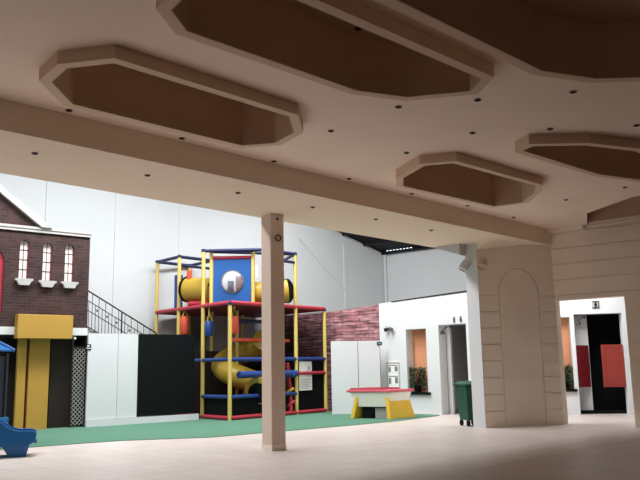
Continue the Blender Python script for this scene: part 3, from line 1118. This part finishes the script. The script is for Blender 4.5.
bar(WT.P(0, zp1 + .03), WT.P(WT.len, zp1 + .03), 0.05, M_REDPAD)
# little play figure bits behind the bubble window
m = MB(); m.box(WT.P(cs + .08, cz - .32, -.5), .14, .14, .5); fpart('inner_pad', m, M_REDPAD)
m = MB(); m.box(WT.P(cs - .14, cz - .32, -.6), .14, .14, .4); fpart('inner_pad', m, M_NAVY)
m = MB(); m.wbox(WT, 0, WT.len, ZPF + .1, ZT - .3, -1.25, -1.2); fpart('white_back_panel', m, M_WHITE)
# left side: blue panel, red bag stack and crawl tube
gA = at_y(178.5, 290, 22.9)
WL = Wall(Vector((gA.x - .13, gA.y, 0)), Vector((gA.x + .13, gA.y + .05, 0)))
m = MB(); m.wbox(WL, 0, .26, ZPF + .08, 4.27, -.03, .03); fpart('side_panel', m, M_BLUEPAD)
m = MB(); m.tube([at_y(188, 289.5, 22.3), at_y(201, 289.7, 22.1), at_y(214, 290, 21.9)], [0.365, 0.36, 0.36], 24); ct = fpart('crawl_tube', m, M_TUBEY, smooth=True)
m = MB()
a, b = at_y(187.2, 289.5, 22.32), at_y(188.6, 289.5, 22.29)
m.tube([a, b], 0.395, 24); fpart('flange', m, M_BLACK, ct, smooth=True)
m = MB(); a = at_y(208, 284, 21.5); m.tube([a, a + Vector((.1, -.02, -.1))], .03, 8); fpart('bracket', m, M_BLACK, ct)
m = MB(); a = at_y(189.5, 280, 22.1); m.tube([a, a + Vector((0, 0, .28))], .075, 12); fpart('red_pad', m, M_ORANGE, smooth=True)
m = MB(); a = at_y(189, 304, 22.0); m.tube([a, at_y(209, 303, 21.8)], .08, 12); fpart('red_pad', m, M_REDPAD, smooth=True)
# right crawl tube, its mouth a black disc for the shade inside
m = MB(); ctr = [at_y(250, 294, 21.75), at_y(270, 292.5, 21.9), at_y(287, 291, 22.0)]
m.tube(ctr, [0.34, .345, .35], 24); ct2 = fpart('crawl_tube', m, M_TUBEY, smooth=True)
d_ = Vector((0.86, -0.5, 0)).normalized()
m = MB(); m.lathe(ctr[-1], [(.36, -.03), (.37, 0.02), (.36, .03), (.02, .032)], d_, 24); fpart('tube_mouth_shade', m, M_BLACK, ct2)
# levels of padded bars
for (i0, j0, i1, j1, z, r, mt) in [
    (0, 0, 0, 2, 1.62, .055, M_BLUEPAD), (0, 0, 3, 0, 1.62, .055, M_BLUEPAD),
    (0, 0, 0, 1, .62, .055, M_BLUEPAD), (0, 0, 2, 0, .62, .055, M_BLUEPAD),
    (0.25, .0, 2, 0, 1.2, .10, M_BLUEPAD),
    (0.25, .25, 2, .25, 2.16, .055, M_ORANGE), (0.3, .5, 2, .5, 2.72, .055, M_NAVY),
    (2, 0, 3, 0, 1.2, .05, M_REDPAD), (1, 1, 3, 1, 1.6, .05, M_BLUEPAD)]:
    bar(G(i0, j0, z), G(i1, j1, z), r, mt)
for a, b in [((0, 0), (3, 0)), ((0, 0), (0, 2))]:
    bar(G(*a, .07), G(*b, .07), .06, M_REDPAD, 'base_rail')
# slanting ladder in red and yellow next to the pillar
q0, q1 = at_y(287, 363, 21.9), at_y(291, 412, 22.0)
bar(q0, at_y(290, 388, 22.1), .06, M_REDPAD, 'ladder_pole'); bar(at_y(290, 384, 22.1), q1, .06, M_REDPAD, 'ladder_pole')
bar(at_y(286, 393, 22.0), at_y(294, 388.5, 22.0), .045, M_TUBEY, 'rung'); bar(at_y(286, 407, 22.0), at_y(295, 401, 22.0), .045, M_REDPAD, 'rung')
bar(at_y(286, 378, 22.0), at_y(295, 375, 22.0), .045, M_BLUEPAD, 'rung')
# dark nets and mats, some added to deepen the shade under the platform
WE = Wall(G(2, .02), G(3, .02))
m = MB(); m.wbox(WE, .05, WE.len - .05, .12, 1.6, -.04, -.02); fpart('net', m, M_BLACK)
for i0, j0, i1, j1, z1_ in [(0.1, 1.6, 2.9, 1.6, 1.9), (1.9, .1, 1.9, 1.6, 1.4)]:
    Wn = Wall(G(i0, j0), G(i1, j1))
    m = MB(); m.wbox(Wn, 0, Wn.len, .02, z1_, -.02, .02); fpart('net', m, M_DARK)  # solid dark sheet added for the shade inside the frame
m = MB(); m.slab([tuple(G(*p)[:2]) for p in [(.05, .05), (2.95, .05), (2.95, 2.95), (.05, 2.95)]], .013, .05); fpart('floor_mat', m, M_DKRED)
for i0, j0, i1, j1 in [(0.02, 0.02, 2, .02), (.02, .02, .02, 1)]:
    Wn = Wall(G(i0, j0), G(i1, j1))
    m = MB(); m.wbox(Wn, .05, Wn.len - .05, .12, .58, -.04, -.02); fpart('net', m, M_BLACK)
def shade_net(i0, j0, i1, j1, za, zb, st=.055):  # black mesh added to darken what is seen under the platform
    Wn = Wall(G(i0, j0), G(i1, j1))
    m = MB()
    k = .05
    while k < Wn.len - .04:
        m.tube([Wn.P(k, za), Wn.P(k, zb)], .007, 3, False); k += st
    k = za
    while k < zb:
        m.tube([Wn.P(.05, k), Wn.P(Wn.len - .05, k)], .007, 3, False); k += st
    fpart('net', m, M_BLACK)


shade_net(3, .03, 3, 2.97, .1, ZPF - .08)
shade_net(.6, 3, 2.97, 3, .1, ZPF - .08)
shade_net(2.0, .9, 2.95, .9, .1, ZPF - .08)
# spiral tube slide
pts = []
for k in range(25):
    a = math.radians(10 + k * 18)
    r = .62
    c = G(1.15, .95)
    pts.append(c + Vector((math.cos(a) * r, math.sin(a) * r, 2.2 - k * .075)))
m = MB(); m.tube(pts, .33, 18); sp_ = fpart('spiral_slide', m, M_TUBEY, smooth=True)
e_ = at_y(257, 393, 20.95)
m = MB(); m.tube([at_y(262, 385, 21.6), at_y(258, 391, 21.0)], [.36, .38], 22); fpart('slide_exit', m, M_TUBEY, sp_, smooth=True)
m = MB(); dv = (at_y(258, 391, 21.0) - at_y(262, 385, 21.6)).normalized(); m.lathe(at_y(258, 393, 20.98), [(.28, 0), (.28, .02), (.01, .025)], dv, 22); fpart('slide_mouth_shade', m, M_BLACK, sp_)  # black disc stands for the dark inside of the slide exit

# hanging punch bags
bag = None
for px_, y0, y1, j, mt, lb in [(184.5, 316.5, 334.5, 1.72, M_ORANGE, 'orange red punch bag hanging under the platform, left end by the black board'),
                               (209, 321, 336, .75, M_BLUEPAD, 'blue punch bag hanging under the climbing frame platform'),
                               (234.3, 316, 334, None, M_ORANGE, 'orange red punch bag hanging beside the front yellow corner post')]:
    base = G(0.12, j) if j is not None else G(.42, .1)
    Y = base.y
    c = at_y(px_, (y0 + y1) / 2, Y)
    zt_, zb_ = at_y(px_, y0, Y).z, at_y(px_, y1, Y).z
    t = thing('punch_bag', (c.x, c.y, zb_), lb, 'punch bag', 'punch bags under the climbing frame')
    m = MB(); m.lathe((c.x, c.y, zb_), [(.10, 0), (.125, .03), (.125, zt_ - zb_ - .03), (.10, zt_ - zb_)], (0, 0, 1), 16); m.build('bag', mt, t, smooth=True)
    for k in range(3):
        a = k * 2.1
        m = MB(); m.tube([(c.x + .1 * math.cos(a), c.y + .1 * math.sin(a), zt_ - .01), (c.x, c.y, zt_ + .2)], .014, 6); m.build('strap', M_TUBEY, t)
    m = MB(); m.tube([(c.x, c.y, zt_ + .18), (c.x, c.y, ZPF - .05)], .02, 8); m.build('hanger', M_YELLOW, t)

# white rules sign on the net panel
t_s0, t_z1 = WE.px(299, 361.5, .02); t_s1, t_z0 = WE.px(312, 390, .02)
t = thing('rules_sign', WE.P((t_s0 + t_s1) / 2, t_z0, .02), 'white rules sign with a drop outline hung on dark net panel', 'sign')
m = MB(); m.wbox(WE, t_s0, t_s1, t_z0, t_z1, .01, .025); m.build('sheet', M_PAPER, t)
m = MB()
for k in range(6):
    zz = t_z0 + .06 + k * .05
    m.wbox(WE, t_s0 + .05, t_s1 - (.06 if k % 2 else .16), zz, zz + .012, .025, .028)
m.build('printed_lines', M_GREYPRINT, t)
cs_, cz_ = t_s1 - .13, t_z1 - .27
def drop(k, r):
    a = 2 * math.pi * k / 16
    return WE.P(cs_ + r * .62 * math.sin(a) * (1 - max(0, math.cos(a)) * .75), cz_ + r * math.cos(a) * 1.15, .025)
m = MB(); m.holed([drop(k, .11) for k in range(16)], [[drop(k, .085) for k in range(16)]], WE.n * .004); m.build('drop_outline', M_IRON, t)

# ------------------------------------------------------------------ sand play table
cF = at_z(391.5, 419.5)
TD = B_D                      # short side direction, to the right
LD = Vector((-0.66, 0.10, 0)).normalized()
aL = at_z(352, 418.8)
WTa = Wall(cF, (aL.x, aL.y))   # long side: s from the near corner leftwards
sd_end = at_z(411.5, 417.7)
WTb = Wall(cF, (sd_end.x, sd_end.y))
L1, L2 = WTa.len, max(0.6, WTb.len)
dl, ds = WTa.d, WTb.d
t = thing('play_table', cF + dl * L1 / 2 + ds * L2 / 2, 'white play table with pink red top and yellow slab legs on turf edge', 'table')
ztop = WTa.px(391, 389, 0.03)[1]; zrim = WTa.px(391, 392.3, .03)[1]; zbod = WTa.px(375, 407)[1]
Q = lambda a, b, z: cF + dl * a + ds * b + Vector((0, 0, z))
def quad(a0, a1, b0, b1, z): return [Q(a0, b0, z), Q(a1, b0, z), Q(a1, b1, z), Q(a0, b1, z)]
m = MB(); m.hull8(quad(.08, L1 - .16, .05, L2 - .05, zbod), quad(-.02, L1 + .04, -.02, L2 + .02, zrim)); m.build('body', M_TBODY, t, bevel=.01)
m = MB(); m.hull8(quad(-.06, L1 + .10, -.06, L2 + .06, zrim), quad(-.06, L1 + .10, -.06, L2 + .06, ztop - .02)); m.build('rim', M_PINK, t, bevel=.012)
m = MB(); m.hull8(quad(.30, L1 + .06, -.02, L2 + .02, ztop - .02), quad(.34, L1 + .03, .02, L2 - .02, ztop + .025)); m.build('gravel_bed', M_GRAVEL, t)
m = MB(); m.hull8(quad(-.05, .05, -.10, L2 + .10, 0.012), quad(.06, .16, 0.0, L2, zrim - .12)); m.build('leg', M_TYEL, t, bevel=.01)
m = MB(); m.hull8(quad(L1 - .10, L1, -.06, L2 + .1, 0.012), quad(L1 - .2, L1 - .1, 0.0, L2, zrim - .12)); m.build('leg', M_TYEL, t, bevel=.01)
mw = MB(); a_ = L1 * .52; mw.hull8(quad(a_, L1 - .22, .12, L2 - .1, 0.012), quad(a_, L1 - .22, .12, L2 - .1, zbod - .01)); o = mw.build('storage_crate', M_BLACK, loc=Q((a_ + L1) / 2, L2 / 2, .012)); tag(o, 'black crate under the play table beside its far yellow leg', 'crate')
mw = MB(); mw.hull8(quad(.22, a_ - .03, .14, L2 - .1, .012), quad(.22, a_ - .03, .14, L2 - .1, zbod - .03)); o = mw.build('storage_crate', M_SILL, loc=Q(.3, L2 / 2, .012)); tag(o, 'light grey crate under the play table beside the black one', 'crate')

# ------------------------------------------------------------------ wheelie bin
bx = at_z(470, 428.0); bx = Vector((bx.x * 17.3 / bx.y + .03, 17.3, 0))
rb = 0.35
t = thing('wheelie_bin', bx, 'dark green wheelie bin beside the white end of the arch wall', 'bin')
def sq(w_, d_, z, dy=0.0):
    ca, sa = math.cos(rb), math.sin(rb)
    return [bx + Vector((ca * x - sa * (y + dy), sa * x + ca * (y + dy), z)) for x, y in [(-w_ / 2, -d_ / 2), (w_ / 2, -d_ / 2), (w_ / 2, d_ / 2), (-w_ / 2, d_ / 2)]]
m = MB(); m.hull8(sq(.36, .38, .13), sq(.46, .50, .90)); m.build('body', M_GREENBIN, t, bevel=.02)
m = MB(); m.hull8(sq(.52, .56, .90), sq(.52, .56, .94)); m.hull8(sq(.50, .54, .94), sq(.34, .36, 1.0)); m.build('lid', M_GREENBIN, t, bevel=.01)
m = MB(); m.tube([sq(.3, .62, .86)[0], sq(.3, .62, .86)[1]], .018, 8); m.build('handle', M_GREENBIN, t)
m = MB(); m.hull8(sq(.16, .02, .74, -.25), sq(.16, .02, .86, -.25)); m.build('label_plate', M_BLACK, t)
ax = Vector((math.cos(rb), math.sin(rb), 0))
for s_ in (-1, 1):
    for dy in (-.14, .16):
        c = bx + Vector((math.cos(rb) * s_ * .15 - math.sin(rb) * dy, math.sin(rb) * s_ * .15 + math.cos(rb) * dy, .07))
        m = MB(); m.lathe(c - ax * .02, [(.05, 0), (.07, .005), (.07, .035), (.05, .04)], ax, 16); m.build('wheel', M_BLACK, t, smooth=True)
        m = MB(); m.tube([c, c + Vector((0, 0, .08))], .015, 6); m.build('wheel_fork', M_BLACK, t)

# ------------------------------------------------------------------ wall spotlights on the arch wall's end
def wspot(p, n, mt, aim, label):
    t = thing('wall_spotlight', p, label, 'spotlight')
    p, n, aim = Vector(p), Vector(n), Vector(aim).normalized()
    m = MB(); m.lathe(p, [(.07, 0), (.07, .03), (.03, .05)], n, 14); m.build('base', mt, t, smooth=True)
    m = MB(); m.tube([p + n * .03, p + n * .14], .02, 8); m.build('arm', mt, t)
    m = MB(); m.lathe(p + n * .16 - aim * .08, [(.065, 0), (.095, .02), (.11, .24), (.095, .24), (.08, .2)], aim, 16); m.build('head', mt, t, smooth=True)


s, z = WA.px(481.5, 262.5, .1)
wspot(WA.P(s, z), WA.n, M_BEIGEMET, (-.35, -.6, -.8), 'beige spotlight on the arch wall just under the beam end')
WEd = Wall(A_BK, A_L)
s, z = WEd.px(464.5, 265, .06)
wspot(WEd.P(0.12, z), WEd.n, M_WHITE, (-.5, -.2, -.8), 'white spotlight on the bright end face of the arch wall')

# ------------------------------------------------------------------ loose cable over the hall
m = MB()
_s, _z = WG.px(299, 238, 0.02)
a, b = WG.P(_s, _z, 0.02), WW.P(WW.px(389, 328)[0], WW.px(389, 328)[1], .03)
pts = []
for k in range(13):
    f_ = k / 12
    p = a.lerp(b, f_); p.z -= 0.18 * math.sin(math.pi * f_)
    pts.append(p)
m.tube(pts, .008, 6)
tag(m.build('overhead_cable', M_GREYPRINT, loc=b), 'thin grey cable slanting down to the twin spotlight', 'cable')

# ------------------------------------------------------------------ recessed ceiling spotlights
def downlight(loc, label, first):
    loc = Vector(loc)
    if first is None:
        t = thing('recessed_spotlight', loc, label, 'spotlight', 'recessed ceiling spotlights')
        m = MB(); m.lathe(loc, [(.042, .0), (.042, -.010), (.034, -.012), (.032, -.005)], (0, 0, 1), 18); m.build('trim_ring', M_RING, t, smooth=True)
        m = MB(); m.lathe(loc + Vector((0, 0, -.010)), [(.033, -.004), (.02, -.010), (.004, -.011)], (0, 0, 1), 14); m.build('cavity_shade', M_BLACK, t, smooth=True)  # black disc painting the shaded cavity of the unlit spot
        return t
    return dup(first, loc, label)


DL = [(69, 110, Z_CEIL, 'recessed spotlight below the left tip of the leftmost ceiling coffer'),
      (182, 138, Z_CEIL, 'recessed spotlight midway under the leftmost ceiling coffer, above the beam'),
      (274, 161, Z_CEIL, 'recessed spotlight below the right tip of the leftmost ceiling coffer'),
      (331, 130.5, Z_CEIL, 'lone recessed spotlight right of the leftmost ceiling coffer'),
      (349, 178.5, Z_CEIL, 'recessed spotlight near the beam, left of the middle coffer'),
      (358, 28, Z_CEIL - 0.14 + 0.64, 'recessed spotlight inside the long coffer at the top'),
      (398.5, 106.5, Z_CEIL, 'recessed spotlight just below the long top coffer'),
      (477.5, 99.5, Z_CEIL, 'recessed spotlight under the right tip of the long top coffer'),
      (472.5, 132.5, Z_CEIL, 'recessed spotlight midway between long top coffer and middle coffer'),
      (573, 91.5, Z_CEIL, 'recessed spotlight under the big dark coffer at top right'),
      (550, 128.5, Z_CEIL, 'recessed spotlight just above the right hand coffer'),
      (406.5, 152.5, Z_CEIL, 'recessed spotlight above the left tip of the middle coffer'),
      (411.5, 193.5, Z_CEIL, 'recessed spotlight below the left tip of the middle coffer'),
      (467.5, 205.5, Z_CEIL, 'recessed spotlight below the middle of the middle coffer'),
      (513.5, 217, Z_CEIL, 'recessed spotlight below the right tip of the middle coffer'),
      (566, 199.5, Z_CEIL, 'recessed spotlight below the right hand coffer, near the door wall'),
      (625, 187, Z_CEIL, 'recessed spotlight below the right hand coffer at the right edge'),
      (636.5, 125, Z_CEIL, 'recessed spotlight above the right hand coffer at the right edge'),
      (35, 153, Z_SOF, 'recessed spotlight on the beam underside, first from the left'),
      (147.5, 175, Z_SOF, 'recessed spotlight on the beam underside, second from the left'),
      (238, 192.5, Z_SOF, 'recessed spotlight on the beam underside left of the pillar'),
      (312.6, 207, Z_SOF, 'recessed spotlight on the beam underside right of the pillar'),
      (375.8, 219, Z_SOF, 'recessed spotlight on the beam underside, fifth from the left'),
      (431.3, 230, Z_SOF, 'recessed spotlight on the beam underside, nearest the arch wall')]
first = None
for x, y, z, lb in DL:
    o = downlight(at_z(x, y, z), lb, first)
    first = first or o

# ------------------------------------------------------------------ toddler playset with slide at the left edge
sA = Vector((-4.81, 12.72, 0)); sB = sA + Vector((-0.93, -0.36, 0))
WZ = Wall(sA, sB)          # near flank of the slide, s from the exit lip backwards
t = thing('toddler_playset', WZ.P(1.6, 0, -.3), 'blue plastic toddler playset with a short slide, left edge', 'playset')
topc = [(-.02, .385), (.05, .42), (.26, .425), (.40, .47), (.52, .56), (.64, .66), (1.0, .94), (1.5, 1.22), (2.3, 1.42)]
botc = [(2.3, .9), (1.5, .45), (1.0, .2), (.8, .17), (.10, .19), (.0, .24)]
flank = topc + botc
m = MB(); m.prism(WZ, flank, -.05, 0); m.build('slide_side', M_SLIDE, t, bevel=.012)
m = MB(); m.prism(WZ, flank, -.60, -.55); m.build('slide_side', M_SLIDE, t, bevel=.012)
low_ = [(s, z - .12) for s, z in topc]
m = MB(); m.prism(WZ, low_ + [(s, z - .06) for s, z in reversed(low_)], -.56, -.04); m.build('slide_bed', M_SLIDE, t)
m = MB(); m.hull8([WZ.P(s, 0, o) for s, o in [(.14, -.03), (.40, -.03), (.40, -.57), (.14, -.57)]], [WZ.P(s, .30, o) for s, o in [(.06, .0), (.58, .0), (.58, -.60), (.06, -.60)]]); m.build('leg', M_SLIDE, t, bevel=.015)
# little tower
TY = 13.35; TB = TY + 1.1
c = at_y(8.5, 400, TB + .12)
x1 = c.x; x0 = x1 - 1.3
for xx, yy in [(x1 - .06, TY), (x0 + .06, TY), (x1 - .06, TB), (x0 + .06, TB)]:
    m = MB(); m.box((xx, yy, 0.0), .12, .12, 1.74); m.build('corner_post', M_SLIDED, t, bevel=.02)
m = MB(); m.box(((x0 + x1) / 2, TY + .02, .55), 1.2, .05, 1.15); m.build('wall_panel', M_SLIDED, t)
m = MB(); m.box((x1 - .05, TY + .55, .55), .05, 1.1, 1.15); m.build('wall_panel', M_SLIDED, t)
m = MB(); m.box(((x0 + x1) / 2 + .02, TY + .55, 0.28), 1.36, 1.26, .27); m.build('base', M_SLIDE, t, bevel=.03)
for yy in (TY - .08, TB + .1):
    m = MB()
    m.tube([(x0 - .05 + 1.42 * k / 10, yy, 1.80 + .26 * math.sin(math.pi * k / 10)) for k in range(11)], .035, 8)
    m.build('roof_rim', M_BLUEP, t, smooth=True)
m = MB()
lo = [Vector((x0 - .03 + 1.38 * k / 10, TY - .05, 1.78 + .22 * math.sin(math.pi * k / 10))) for k in range(11)]
for a, b in zip(lo, lo[1:]):
    e = Vector((0, 1.2, 0)); th = Vector((0, 0, .03))
    m.hull8([a, b, b + e, a + e], [a + th, b + th, b + e + th, a + e + th])
m.build('roof', M_SLIDE, t)
m = MB(); m.tube([(x0 - .03, TY - .08, 1.58), (x1 + .03, TY - .08, 1.58)], .03, 8); m.build('crossbar', M_BLUEP, t)
